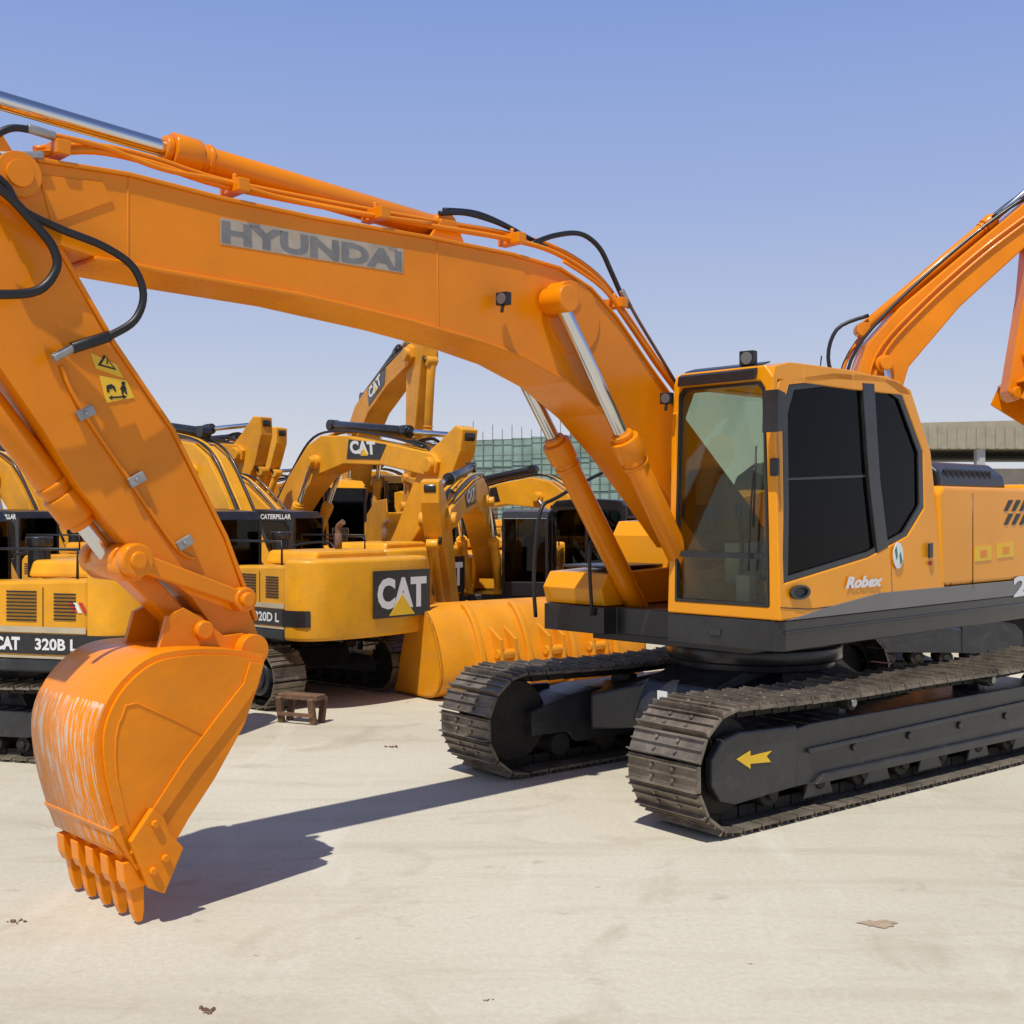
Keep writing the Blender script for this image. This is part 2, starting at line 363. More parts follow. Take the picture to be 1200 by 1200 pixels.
mb=MB(); mb.prism([(xf+.035,zt-.10),(xf+.03,zt-.03),(xf-.06,zt+.018),(xf-.16,zt+.045),(xf-.16,zt+.035),(xf-.04,zt-.0),(xf+.004,zt-.06)],C0+.07,C1-.14,BLACKP)
taper(mb); mb.obj('roof_visor',cab,.008)
mb=MB(); mb.prism([(p[0],p[1]) for p in inner],YL-.035,YL-.028,GLASSD); taper(mb); mb.obj('side_window',cab)
mb=MB(); mb.prism([(p[0],p[1]) for p in inner],C0+.02,C0+.027,GLASSM); taper(mb); mb.obj('side_window',cab)
mb=MB(); mb.prism(fi,xf-.04,xf-.033,GLASS,'x'); taper(mb); mb.obj('windshield',cab)
mb=MB(); mb.prism([(C0+.02,1.96),(C1-.02,1.96),(C1-.05,zt-.1),(C0+.05,zt-.1)],-.84,-.83,GLASSM,'x'); taper(mb); mb.obj('rear_window',cab)
mb=MB()
inn2=[]; cx_=sum(p[0] for p in inner)/len(inner); cz_=sum(p[1] for p in inner)/len(inner)
for p in inner: inn2.append((cx_+(p[0]-cx_)*.93,cz_+(p[1]-cz_)*.94))
mb.ring(inner,inn2,YL-.025,YL-.006,BLACKP)
pl=UF.pts([(1019,448),(1033,449),(1036,560),(1043,640),(1030,648),(1023,560)],YL)
mb.prism(pl,YL-.03,YL+.004,BLACKP)
pl=UF.pts([(925,560),(1024,556),(1024,559),(925,563)],YL)
mb.prism(pl,YL-.03,YL-.02,BLACKP)
taper(mb); door=mb.obj('door_frame',cab,.004)
mb=MB()
fi2=[(a+(.018 if a<yc_ else -.018),b+(.018 if b<2 else -.018)) for a,b in fi]
mb.ring(fi,fi2,xf-.03,xf+.004,BLACKP,'x')
mb.box((xf-.018,yc_,1.70),(.03,.84,.04),BLACKP)
taper(mb); mb.obj('window_seal',cab)
mb=MB(); mb.tube([(xf+.015,.74,1.60),(xf+.02,.76,2.0),(xf+.02,.79,2.3)],.007,RUBBER,n=6); mb.tube([(xf+.01,.775,1.9),(xf+.01,.80,2.45)],.007,RUBBER,n=6,sm=0); mb.obj('wiper',cab)
mb=MB()
for L in([(915,712),(948,714),(1020,705),(1046,697),(1046,655)],[(1046,697),(1100,692)],[(1108,583),(1108,690)],[(1115,600),(1115,688)]):
    P=[UF.p3(u,v,YL+.001) for u,v in L]; mb.tube(P,.0035,DARK,n=5,sm=0)
taper(mb); mb.obj('door_seam',cab)
mb=MB()
cc=UF.side(936,694,YL); ov=[(cc[0]+.12*math.cos(t*math.pi/8),cc[1]+.05*math.sin(t*math.pi/8)) for t in range(16)]
ov2=[(cc[0]+.09*math.cos(t*math.pi/8),cc[1]+.035*math.sin(t*math.pi/8)) for t in range(16)]
mb.ring(ov,ov2,YL,YL+.02,DARK); mb.prism(ov2,YL+.001,YL+.004,RUBBER); mb.obj('door_handle',cab,.004)
mb=MB()
mb.prism([(-.15,1.5),(.38,1.5),(.40,1.62),(-.1,1.66),(-.28,2.3),(-.38,2.3),(-.3,1.6)],.3,.75,SEAT)
mb.box((-.36,.52,2.38),(.08,.26,.2),SEAT)
mb.obj('operator_seat',cab,.04,3)
mb=MB()
mb.box((.25,.22,1.62),(.7,.13,.3),INTER); mb.box((.25,.82,1.62),(.7,.13,.3),INTER)
mb.cyl((.45,.22,1.75),(.5,.22,1.98),.015,RUBBER); mb.cyl((.45,.82,1.75),(.5,.82,1.98),.015,RUBBER)
mb.cyl((.5,.22,1.96),(.5,.22,2.06),.028,RUBBER); mb.cyl((.5,.82,1.96),(.5,.82,2.06),.028,RUBBER)
mb.box((.8,.5,1.4),(.1,.12,.3),INTER); mb.box((.82,.15,1.95),(.05,.16,.2),RUBBER)
mb.box((0,.5,1.3),(1.8,.9,.04),INTER)
mb.cyl((.78,.42,1.4),(.72,.42,1.9),.012,RUBBER); mb.cyl((.78,.58,1.4),(.72,.58,1.9),.012,RUBBER)
mb.obj('control_console',cab,.01)
p=UF.p3(902,482,YL+.02)
mb=MB()
mb.prism([(p.x+.03,p.z-.14),(p.x-.06,p.z-.13),(p.x-.07,p.z+.12),(p.x+.02,p.z+.14)],YL-.02,YL+.1,BLACKP)
mb.tube([(xf-.1,YL-.06,2.72),(xf+.02,YL,2.75),(p.x,YL+.03,p.z)],.012,RUBBER)
mb.obj('mirror',cab,.02)
mb=MB(); mb.box((xf+.02,YL-.03,2.30),(.04,.06,.12),BLACKP); mb.obj('mirror_bracket',cab,.01)
def lamp(p,s=.055,parent=root,d=Vector((1,.15,-.1))):
    d=d.normalized(); mb=MB(); p=Vector(p); mb.box(p-d*s*.4,(s*1.1,s*2,s*1.8),RUBBER,Matrix.Rotation(.15,3,'Z')); mb.cyl(p,p+d*s*.25,s*.8,LAMP,n=16); mb.cyl(p-Vector((0,0,s*1.9)),p-d*s*.5,.012,RUBBER,n=8)
    return mb.obj('work_light',parent,.006)
lamp((xf-.05,.68,zt+.065),.055); lamp(UF.p3(780,467,.10),.045); lamp(UF.p3(588,350,.03),.045)
mb=MB(); mb.tube([(-.6,.2,zt),(-.66,.2,zt+.28)],.006,RUBBER,n=5,sm=0); mb.obj('antenna',cab)
def side_text(txt,A,B,hpx,y,mat,parent=root,bold=.02,shear=0,fr=UF):
    a=fr.p3(A[0],A[1],y); b=fr.p3(B[0],B[1],y); t=fr.p3(A[0],A[1]-hpx,y); h=(t-a).length
    e1=b-a; e2=Vector((e1.z,0,-e1.x)); 
    if e2.z<0: e2=-e2
    return lettering(txt,a,e1,e2.normalized()*h,parent,mat,bold,shear)
side_text('Robex',(991,690),(1035,687),14,YL+.006,WHITE,bold=.055,shear=.3)
side_text('2',(1188,700),(1206,697),24,YL+.008,WHITE,bold=.04)
mb=MB(); c=UF.side(1052,651,YL)
el=[(c[0]+.075*math.cos(t*math.pi/10),c[1]+.10*math.sin(t*math.pi/10)) for t in range(20)]
mb.prism(el,YL+.001,YL+.006,WHITE)
mb.prism([(c[0]+.055,c[1]+.045),(c[0]+.03,c[1]+.07),(c[0]+.015,c[1]-.0),(c[0]+.03,c[1]-.03)],YL+.006,YL+.009,TEAL)
mb.prism([(c[0]-.055,c[1]-.045),(c[0]-.03,c[1]-.07),(c[0]-.015,c[1]+.0),(c[0]-.03,c[1]+.03)],YL+.006,YL+.009,TEAL)
mb.obj('emblem',root)
# ---------------- boom
BC=-.265; BN=BC+.21; BF=BC-.21
btop=[(-8,203),(2,188),(22,181),(42,190),(150,207),(260,235),(370,258),(500,280),(600,300),(655,316),(692,340),(722,374),(760,430),(800,486)]
bbot=[(822,640),(785,585),(745,530),(706,482),(662,444),(612,416),(560,397),(480,374),(350,343),(200,317),(110,300),(60,284),(20,240),(-4,226)]
poly=UF.pts(btop,BN)+[(-.15,1.95),(-.25,1.75),(-.2,1.55),(-.02,1.48)]+UF.pts(bbot,BN)
mb=MB(); mb.prism(poly,BF,BN,ORANGE)
for uv,r in(((18,206),.105),((652,352),.115)):
    p=UF.side(uv[0],uv[1],BN); e=.05 if r<.11 else .14
    mb.cyl((p[0],BF-e,p[1]),(p[0],BN+e,p[1]),r,ORANGE,n=28); mb.cyl((p[0],BF-e-.015,p[1]),(p[0],BN+e+.015,p[1]),r*.6,ORANGE,n=24)
p=UF.side(672,372,BN)
mb.cyl((p[0],BF-.01,p[1]),(p[0],BN+.010,p[1]),.25,ORANGE,n=36)
for L in([(150,208),(150,310)],[(512,284),(514,384)]):
    mb.tube([UF.p3(u,v,BN) for u,v in L],.005,ORANGE,n=6,sm=0)
for e_,f_ in((BN,1),(BF,-1)):
    mb.prism(UF.pts([(45,205),(120,214),(132,236),(60,262)],BN),e_,e_+f_*.008,ORANGE)
bl=UF.pts(bbot,BN); bt=UF.pts(btop[3:],BN)
boom=mb.obj('boom',root,.018,2)
for nm,pp_ in(('lower_flange',bl[:11]),('upper_flange',bt)):
    mb=MB(); q2=[(x,z+(.022 if nm[0]=='u' else -.022)) for x,z in pp_]
    mb.prism(pp_+q2[::-1],BF-.018,BN+.018,ORANGE); mb.obj(nm,boom,.006)
mb=MB(); mb.prism(UF.pts([(258,255),(473,292),(472,320),(258,286)],BN),BN+.001,BN+.0025,GREYD); mb.obj('decal_patch',boom)
side_text('HYUNDAI',(260,284),(471,318),26,BN+.004,GREYT,boom,bold=.045)
def hyd(name,a,b,split,rb,rr,mat,parent=root,pin=.1,collar=True):
    a=Vector(a);b=Vector(b); m=a.lerp(b,split); d=(b-a).normalized(); mb=MB()
    mb.cyl(a,m,rb,mat,n=24); 
    if collar: mb.cyl(m-d*.13,m+d*.03,rb*1.25,mat,n=24); mb.cyl(m+d*.03,m+d*.07,rb*.9,mat,n=20); mb.cyl(m-d*.20,m-d*.17,rb*1.15,mat,n=24)
    mb.cyl(m,b,rr,CHROME,n=20)
    for q,r in((a,rb*1.15),(b,rb*1.05)): mb.cyl(q-Vector((0,pin,0)),q+Vector((0,pin,0)),r,mat,n=24)
    return mb.obj(name,parent,.008)
pp=UF.side(652,352,BN+.1)
for y in(BC+.33,BC-.33):
    hyd('boom_cylinder',(.62,y,1.13),(pp[0],y,pp[1]),.60,.085,.05,ORANGE)
ya=BC
a_=UF.p3(512,268,ya); m_=UF.p3(205,177,ya); b_=UF.p3(-75,96,ya)
hyd('arm_cylinder',a_,b_,(m_-a_).length/(b_-a_).length,.078,.045,ORANGE)
mb=MB(); p=UF.side(512,270,BC)
br=[(p[0]+.25,p[1]-.22),(p[0]+.06,p[1]+.05),(p[0]-.06,p[1]+.05),(p[0]-.25,p[1]-.3)]
mb.prism(br,BC-.12,BC-.09,ORANGE); mb.prism(br,BC+.09,BC+.12,ORANGE); mb.box((p[0],BC,p[1]-.15),(.3,.24,.05),ORANGE)
mb.obj('cylinder_bracket',boom,.01)
pa=[(40,185),(110,181),(180,196),(262,222),(400,250),(500,268),(590,283),(650,300),(700,333),(735,380),(770,432),(797,468)]
for L,dy,r_ in(([(u,v-4) for u,v in pa],-.05,.018),([(u,v-10) for u,v in pa],-.11,.018),([(60,158),(120,172),(190,198),(260,212),(330,232),(420,250),(505,262)],-.03,.014),([(660,306),(706,338),(740,382),(775,432),(800,466)],-.01,.012)):
    mb=MB(); mb.tube([UF.p3(u,v,BN+dy) for u,v in L],r_,ORANGE); mb.obj('steel_pipe',boom)
for u,v in((275,226),(440,258),(600,287),(720,362),(65,183)):
    mb=MB(); q=UF.p3(u,v-6,BN-.06); mb.box(q,(.07,.2,.07),ORANGE); mb.cyl(q,q+Vector((0,0,.075)),.014,ORANGE,n=8); mb.obj('pipe_bracket',boom,.008)
hoses=[([(515,250),(545,250),(580,260),(610,274),(640,290)],-.1,.016,RUBBER),([(520,246),(560,250),(600,268),(625,285)],-.16,.016,RUBBER),
([(622,286),(650,276),(680,274),(702,290),(716,318),(728,345),(737,360)],-.06,.018,RUBBER),([(735,352),(752,382),(778,425),(800,462)],0,.012,RUST),
([(-30,190),(5,215),(25,245),(70,268),(120,288),(155,312),(168,345),(158,375),(130,393),(108,402)],.06,.02,RUBBER),
([(-60,340),(0,345),(45,340),(66,315),(62,290),(40,262),(8,228),(-15,215)],.1,.022,RUBBER),([(-30,175),(-5,158),(15,150),(40,153),(62,158)],0,.018,RUBBER)]
for L,dy,r_,mt in hoses:
    mb=MB(); mb.tube([UF.p3(u,v,BN+dy) for u,v in L],r_,mt); mb.obj('hydraulic_hose',root)
for A_,B_,dy,r_,mt in(((32,150),(64,160),0,.022,STEEL),((0,182),(50,182),.02,.018,STEEL),((128,394),(84,408),.05,.028,RUBBER),((88,406),(62,420),.05,.022,STEEL),((728,340),(738,360),-.04,.022,STEEL)):
    mb=MB(); mb.cyl(UF.p3(*A_,BN+dy),UF.p3(*B_,BN+dy),r_,mt); mb.obj('hose_fitting',root,.003)
# ---------------- arm
AN=BC+.15; AF=BC-.15
arm_px=[(-88,70),(-60,66),(-20,120),(20,185),(60,280),(100,350),(130,402),(200,505),(262,630),(302,742),(298,765),(278,770),(262,752),(225,700),(150,640),(95,575),(52,505),(0,430),(-70,330),(-110,200)]
mb=MB(); mb.prism(UF.pts(arm_px,AN),AF,AN,ORANGE)
mb.tube([UF.p3(u,v,AN+.012) for u,v in [(72,428),(90,470),(150,560),(205,640),(228,655)]],.011,ORANGE)
p=UF.side(285,760,AN); mb.cyl((p[0],AF-.12,p[1]),(p[0],AN+.12,p[1]),.085,ORANGE,n=24)
arm=mb.obj('arm',root,.016,2)
ap=UF.pts([(20,185),(60,280),(100,350),(130,402),(200,505),(262,630),(298,728)],AN)
mb=MB(); mb.prism(ap+[(x-.02,z+.01) for x,z in ap[::-1]],AF-.015,AN+.015,ORANGE); mb.obj('arm_flange',arm,.005)
for u,v in((100,484),(160,562),(216,636)):
    mb=MB(); mb.box(UF.p3(u,v,AN+.02),(.09,.03,.05),STEEL,Matrix.Rotation(.5,3,'Y')); q=UF.p3(u,v,AN+.03); mb.cyl(q,q+Vector((0,.02,0)),.012,STEEL,n=6)
    mb.obj('pipe_clamp',arm,.004)
mb=MB()
mb.prism(UF.pts([(105,413),(136,427),(144,443),(112,432)],AN),AN+.001,AN+.004,YDEC)
mb.prism(UF.pts([(122,416),(136,434),(114,428)],AN),AN+.004,AN+.006,RUBBER)
mb.prism(UF.pts([(123,419),(132,431),(118,427)],AN),AN+.006,AN+.007,YDEC)
mb.prism(UF.pts([(124,421),(125,421),(126,427),(124,427)],AN),AN+.007,AN+.008,RUBBER)
mb.obj('warning_label',arm)
mb=MB()
mb.prism(UF.pts([(116,440),(148,446),(157,466),(124,472)],AN),AN+.001,AN+.004,YDEC)
hp=UF.side(144,449.5,AN); mb.prism([(hp[0]+.011*math.cos(t*.785),hp[1]+.011*math.sin(t*.785)) for t in range(8)],AN+.004,AN+.006,RUBBER)
mb.prism(UF.pts([(142,452),(146,452),(148,456),(147,457),(149,462),(147,462),(145,458),(144,462),(142,462),(142,457),(140,456)],AN),AN+.004,AN+.006,RUBBER)
mb.prism(UF.pts([(124,452),(130,450),(134,453),(136,459),(134,459),(132,455),(127,457),(128,460),(125,460)],AN),AN+.004,AN+.006,RUBBER)
mb.prism(UF.pts([(127,466),(131,463),(131,465),(143,464),(143,462),(148,465),(144,468),(144,466),(131,467),(131,469)],AN),AN+.004,AN+.006,RUBBER)
mb.obj('warning_label',arm)
a_=UF.p3(-90,375,BC); b_=UF.p3(135,662,BC); m_=UF.p3(88,603,BC)
hyd('bucket_cylinder',a_,b_,(m_-a_).length/(b_-a_).length,.075,.045,ORANGE,pin=.2)
mb=MB(); P=UF.side(135,655,BC); A2=UF.side(262,700,BC); B2=UF.side(215,735,BC)
def bar(mb,p,q,y,r,t,mat):
    d=Vector((q[0]-p[0],q[1]-p[1])).normalized(); n=Vector((-d.y,d.x))*r*.75
    mb.prism([(p[0]+n.x,p[1]+n.y),(q[0]+n.x*.8,q[1]+n.y*.8),(q[0]-n.x*.8,q[1]-n.y*.8),(p[0]-n.x,p[1]-n.y)],y-t/2,y+t/2,mat)
    for c in(p,q): mb.cyl((c[0],y-t*.8,c[1]),(c[0],y+t*.8,c[1]),r,mat,n=24)
for sg in(-1,1):
    bar(mb,P,A2,BC+sg*.2,.065,.05,ORANGE)
    mb.cyl((P[0],BC+sg*.26,P[1]),(P[0],BC+sg*.17,P[1]),.085,ORANGE); mb.cyl((P[0],BC+sg*.275,P[1]),(P[0],BC+sg*.17,P[1]),.045,ORANGE)
mb.cyl((A2[0],BC-.27,A2[1]),(A2[0],BC+.27,A2[1]),.04,ORANGE)
bar(mb,P,B2,BC,.08,.16,ORANGE); mb.cyl((B2[0],BC-.24,B2[1]),(B2[0],BC+.24,B2[1]),.05,ORANGE)
mb.obj('bucket_linkage',root,.01)
# ---------------- bucket
KN=BC+.40; KF=BC-.40
sh=UF.pts([(310,774),(270,768),(215,769),(176,780),(142,812),(123,856),(124,905),(136,958),(150,1000)],KN)
ck=UF.pts([(172,1008),(204,990),(222,958),(252,912),(286,850),(304,800)],KN)
mb=build_bucket(sh,ck,KF,KN,BUCK)
stf=UF.pts([(308,778),(300,806),(268,850),(225,905),(190,955),(168,1002),(152,1000),(178,948),(214,892),(255,838),(285,800),(292,776)],KN)
mb.prism(stf,KN,KN+.012,BUCK)
mb.tube([UF.p3(u,v,KN+.001) for u,v in [(240,862),(160,824),(144,838),(136,864),(137,912),(150,962)]],.0045,BUCK,n=6,sm=2)
ear=UF.pts([(182,775),(196,722),(215,712),(236,724),(262,745),(285,742),(304,757),(304,785),(250,795)],BC+.2)
for y in(BC+.17,BC-.2): mb.prism(ear,y,y+.035,BUCK)
bucket=mb.obj('bucket',root,.008)
spf=[Vector((q[0],q[1])) for q in sh]; spf=smooth(spf,5); spf=spf[22:]
mb=MB(); P0=[]
for i_,p_ in enumerate(spf):
    d_=(spf[min(i_+1,len(spf)-1)]-spf[max(i_-1,0)]).normalized(); P0.append((p_.x-d_.y*.031,p_.y+d_.x*.031))
mb.shell(P0,.003,KF+.025,KN-.025,WORN); mb.obj('worn_patch',bucket)
mb=MB(); l0=UF.side(140,968,KN); l1=UF.side(165,1018,KN)
d=Vector((l1[0]-l0[0],l1[1]-l0[1])); dn=d.normalized(); nn=Vector((-dn.y,dn.x))
q=[(l0[0]+nn.x*.045,l0[1]+nn.y*.045),(l1[0]+nn.x*.02,l1[1]+nn.y*.02),(l1[0]-nn.x*.01,l1[1]-nn.y*.01),(l0[0]-nn.x*.03,l0[1]-nn.y*.03)]
mb.prism(q,KF,KN,BUCK); mb.obj('cutting_edge',bucket,.006)
sc=UF.pts([(150,985),(176,946),(190,958),(196,975),(212,992),(190,1046),(172,1040)],KN+.02)
for y0_,y1_,f_ in((KN+.012,KN+.05,1),(KF-.04,KF,0)):
    mb=MB(); mb.prism(sc,y0_,y1_,BUCK)
    if f_:
        for u,v in((180,965),(192,1005),(178,1020)):
            p=UF.side(u,v,KN+.04); mb.cyl((p[0],KN+.045,p[1]),(p[0],KN+.07,p[1]),.022,BUCK,n=6)
    mb.obj('side_cutter',bucket,.006)
tip=UF.side(161,1086,KN-.06)
for i in range(5):
    y=KN-.055-i*.172; mb=MB()
    base=Vector((l1[0],l1[1]))-dn*.05; t2=Vector((tip[0],max(tip[1],.016))); dd=(t2-base).normalized(); n2=Vector((-dd.y,dd.x)); L_=(t2-base).length; mid=base+dd*L_*.45
    mb.prism([tuple(base+n2*.065),tuple(base+dd*L_*.3+n2*.065),tuple(mid+n2*.05),tuple(mid-n2*.05),tuple(base-n2*.06)],y-.042,y+.042,BUCK)
    vs=[]
    for c,hw,hh in((mid-dd*.03,.030,.038),(t2-dd*.05,.026,.028),(t2,.024,.014)):
        for sy,sn in((-1,-1),(1,-1),(1,1),(-1,1)): 
            pz=c+n2*hh*sn; vs.append((pz.x,y+sy*hw,max(pz.y,.004)))
    mb.add(vs,[[0,1,2,3],[8,11,10,9]]+[[o_+a4,o_+(a4+1)%4,o_+4+(a4+1)%4,o_+4+a4] for o_ in(0,4) for a4 in range(4)],BUCK)
    mb.obj('tooth',bucket,.005)
# ============================================================ generic excavator
BOOM=[(0,-.24),(.8,.12),(1.6,.5),(2.3,.76),(3.2,.72),(4.4,.36),(5.55,-.14),(5.8,-.17),(5.9,0),(5.8,.17),(4.6,.70),(3.4,1.2),(2.6,1.44),(2.1,1.40),(1.3,1.02),(.5,.5),(-.15,.22),(-.22,0)]
BOOM2=[(0,-.3),(.8,.08),(1.7,.48),(2.5,.66),(3.6,.44),(5.5,-.2),(5.8,-.18),(5.95,0),(5.8,.18),(4.4,.72),(3.2,1.18),(2.5,1.34),(2.0,1.25),(1.2,.88),(.4,.4),(-.15,.2)]
ARM=[(-.85,.05),(-.92,.25),(-.6,.42),(0,.5),(1,.38),(2.0,.24),(2.9,.14),(3.02,0),(2.9,-.13),(1.5,-.17),(.25,-.3),(0,-.3),(-.4,-.12)]
BSH=[(-.05,.12),(.12,.42),(.42,.72),(.8,.78),(1.15,.6),(1.42,.08)]
BCK=[(1.25,-.02),(.6,-.22),(-.05,-.14)]
def rot2(p,a,o=(0,0)): return (o[0]+p[0]*math.cos(a)-p[1]*math.sin(a),o[1]+p[0]*math.sin(a)+p[1]*math.cos(a))
def gen_ex(X,Y,head,s,ba,aa,ka,col,label,kind='cat',swing=0,model=None,tcol=TRACK,cabcol=None,BM=BOOM):
    r=empty('excavator',(X,Y,0),math.radians(head),s,label=label,category='excavator',group=GRP)
    sw=math.radians(swing)
    for yc,o in((1.19,1),(-1.19,-1)): build_track(r,yc,1.75,.46,.6,sw,o,tcol,DARK,n=44)
    mb=MB(); mb.prism([(-1.2,.42),(1.2,.42),(1,.75),(-1,.75)],-.95,.95,DARK); mb.cyl((0,0,.7),(0,0,1.06),.65,DARK,n=28)
    u=mb.obj('undercarriage_frame',r,.03); u.rotation_euler=(0,0,sw)
    mb=MB(); mb.prism([(1.4,1.32),(-2.2,1.32),(-2.2,-1.32),(1.3,-1.32),(1.3,-.45),(.9,-.4),(.9,.3),(1.4,.35)],1.04,1.2,BLACKP if kind!='cat' else DARK,'z')
    mb.obj('platform_frame',r,.03)
    mb=MB()
    mb.prism([(-.45,1.203),(-.45,2.0),(-.55,2.1),(-2.2,2.15),(-2.2,1.203)],.75,1.30,col)
    mb.prism([(-.45,1.203),(-.45,2.05),(-2.2,2.15),(-2.2,1.203)],-1.30,.75,col)
    mb.prism([(.1,1.2),(1.2,1.2),(1.22,1.45),(1.1,1.58),(.1,1.6)],-1.3,-.55,col)
    mb.prism([(-.45,1.2),(.12,1.2),(.12,1.95),(-.45,2.05)],-1.3,-.5,col)
    bd=mb.obj('body_panel',r,.04,2)
    mb=MB(); 
    for k in range(9): mb.box((-1.3,1.305,1.66+.042*k),(.42,.012,.018),RUBBER)
    mb.box((-.87,1.303,1.65),(.008,.01,.8),RUBBER); mb.box((-1.6,1.303,1.65),(.008,.01,.8),RUBBER)
    for k in range(5): mb.box((-.68,1.305,1.75+.045*k),(.25,.012,.018),RUBBER)
    for k in range(8): mb.box((-1.9,1.305,1.68+.042*k),(.3,.012,.018),RUBBER)
    mb.obj('vent_grille',r)
    mb=MB(); mb.prism([(.7,2.13),(.6,2.34),(-.8,2.34),(-.95,2.13)],-.9,-2.1,col,'x'); mb.obj('engine_hood',r,.05)
    mb=MB(); mb.cyl((-1.3,-.5,2.3),(-1.3,-.5,2.6),.06,RUST); mb.tube([(-1.3,-.5,2.58),(-1.3,-.5,2.7),(-1.42,-.5,2.78)],.05,RUST); mb.obj('exhaust_pipe',r)
    mb=MB(); mb.cyl((-.7,.2,2.1),(-.7,.2,2.55),.14,BLACKP); mb.cyl((-.7,.2,2.5),(-.7,.2,2.62),.17,BLACKP); mb.obj('air_cleaner',r,.01)
    mb=MB(); cw=smooth([(-2.2,1.34),(-2.5,1.3),(-2.75,1.05),(-2.86,.5),(-2.88,0),(-2.86,-.5),(-2.75,-1.05),(-2.5,-1.3),(-2.2,-1.34)],3)
    mb.prism([(p.x,p.y) for p in [Vector((q[0],q[1])) for q in cw]],1.05,2.24,col,'z',sm=True); mb.obj('counterweight',r,.06,3)
    cc=cabcol or col; mb=MB()
    o=[(1.42,1.2),(1.42,1.9),(1.36,2.8),(1.25,2.93),(.6,2.97),(-.28,2.93),(-.38,2.8),(-.42,1.9),(-.42,1.2)]
    i=[(1.34,1.5),(1.34,1.9),(1.28,2.66),(1.2,2.74),(.6,2.77),(-.2,2.74),(-.28,2.64),(-.32,1.9),(-.32,1.78)]
    mb.ring(o,i,1.26,1.31,cc); mb.ring(o,i,.36,.41,cc)
    mb.prism([(1.42,2.80),(1.25,2.95),(.6,3.0),(-.28,2.95),(-.38,2.8)],.36,1.31,cc)
    mb.prism([(.41,1.2),(1.26,1.2),(1.26,1.5),(.41,1.5)],1.36,1.42,cc,'x'); mb.prism([(.41,1.2),(1.26,1.2),(1.26,1.85),(.41,1.85)],-.42,-.36,cc,'x')
    for y in(.385,1.285):
        mb.box((1.37,y,2.1),(.07,.06,1.5),BLACKP); mb.box((-.37,y,2.3),(.07,.06,1.1),BLACKP)
    mb.box((.52,1.3,2.2),(.08,.03,1.3),BLACKP)
    cb=mb.obj('cab',r,.02)
    for nm,pl_,a0,a1,ax in(('side_window',i,1.28,1.285,'y'),('side_window',i,.385,.39,'y'),('windshield',[(.41,1.5),(1.26,1.5),(1.24,2.82),(.43,2.82)],1.37,1.375,'x'),('rear_window',[(.41,1.85),(1.26,1.85),(1.24,2.82),(.43,2.82)],-.40,-.395,'x')):
        mb=MB(); mb.prism(pl_,a0,a1,GLASSB,ax); mb.obj(nm,cb)
    mb=MB(); mb.prism([(0,1.4),(.5,1.4),(.5,1.6),(.05,1.62),(-.15,2.4),(-.25,2.4),(-.15,1.5)],.6,1.08,SEAT); mb.obj('operator_seat',cb,.04)
    ft=(.15,1.72); b_=math.radians(ba); hd=rot2((5.7,0),b_,ft); A_=math.radians(aa); tp=rot2((2.9,0),A_,hd); K_=math.radians(ka); y0=-.1
    mb=MB(); mb.prism([rot2(p,b_,ft) for p in BM],y0-.24,y0+.24,col)
    for q in((2.35,1.0),(5.7,0)):
        c=rot2(q,b_,ft); mb.cyl((c[0],y0-.33,c[1]),(c[0],y0+.33,c[1]),.13,col)
    bo=mb.obj('boom',r,.02)
    mb=MB(); mb.prism([rot2(p,A_,hd) for p in ARM],y0-.16,y0+.16,col)
    for q in((2.35,.05),(2.9,0)):
        c=rot2(q,A_,hd); mb.cyl((c[0],y0-.25,c[1]),(c[0],y0+.25,c[1]),.09,col)
    mb.obj('arm',r,.02)
    e=rot2((2.35,1.0),b_,ft)
    for sg in(-1,1): hyd('boom_cylinder',(.95,y0+sg*.33,1.3),(e[0],y0+sg*.33,e[1]),.58,.09,.05,col,r)
    a1=rot2((2.7,1.62 if BM is BOOM else 1.46),b_,ft); a2=rot2((-.78,.25),A_,hd); hyd('arm_cylinder',(a1[0],y0,a1[1]),(a2[0],y0,a2[1]),.6,.09,.05,BLACKP if kind=='cat' else col,r)
    k1=rot2((.1,.62),A_,hd); lk=rot2((2.35,.62),A_,hd); hyd('bucket_cylinder',(k1[0],y0,k1[1]),(lk[0],y0,lk[1]),.62,.08,.045,col,r)
    mb=MB()
    for sg in(-1,1): bar(mb,lk,rot2((2.35,.05),A_,hd),y0+sg*.2,.08,.05,col)
    bar(mb,lk,rot2((.12,.38),K_,tp),y0,.09,.16,col); mb.obj('bucket_linkage',r,.01)
    mb=build_bucket([rot2(p,K_,tp) for p in BSH],[rot2(p,K_,tp) for p in BCK],y0-.55,y0+.55,col)
    bkt=mb.obj('bucket',r,.01)
    for i2 in range(5):
        mb=MB(); y=y0-.46+i2*.23; q=[rot2(p,K_,tp) for p in((1.36,.12),(1.62,-.03),(1.62,-.06),(1.34,-.02))]; mb.prism(q,y-.045,y+.045,col); mb.obj('tooth',bkt)
    kk=1 if BM is BOOM else .93
    for dy_,mt_ in((.2,BLACKP),(.12,col),(-.15,BLACKP)):
        mb=MB(); mb.tube([(*[rot2((x,z*kk+.02),b_,ft)[0]],y0+dy_,rot2((x,z*kk+.02),b_,ft)[1]) for x,z in((.3,.5),(1.3,1.1),(2.2,1.5),(3.2,1.33),(4.6,.8),(5.5,.35))],.025,mt_); mb.obj('hydraulic_pipe',r)
    for dy_ in(.12,-.1):
        mb=MB(); c=rot2((5.0,.62),b_,ft); d2=rot2((.1,.6),A_,hd); mb.tube([(c[0],y0+dy_,c[1]),((c[0]+d2[0])/2,y0+dy_,(c[1]+d2[1])/2+.35+dy_*.5),(d2[0],y0+dy_,d2[1])],.03,RUBBER)
        mb.obj('hydraulic_hose',r)
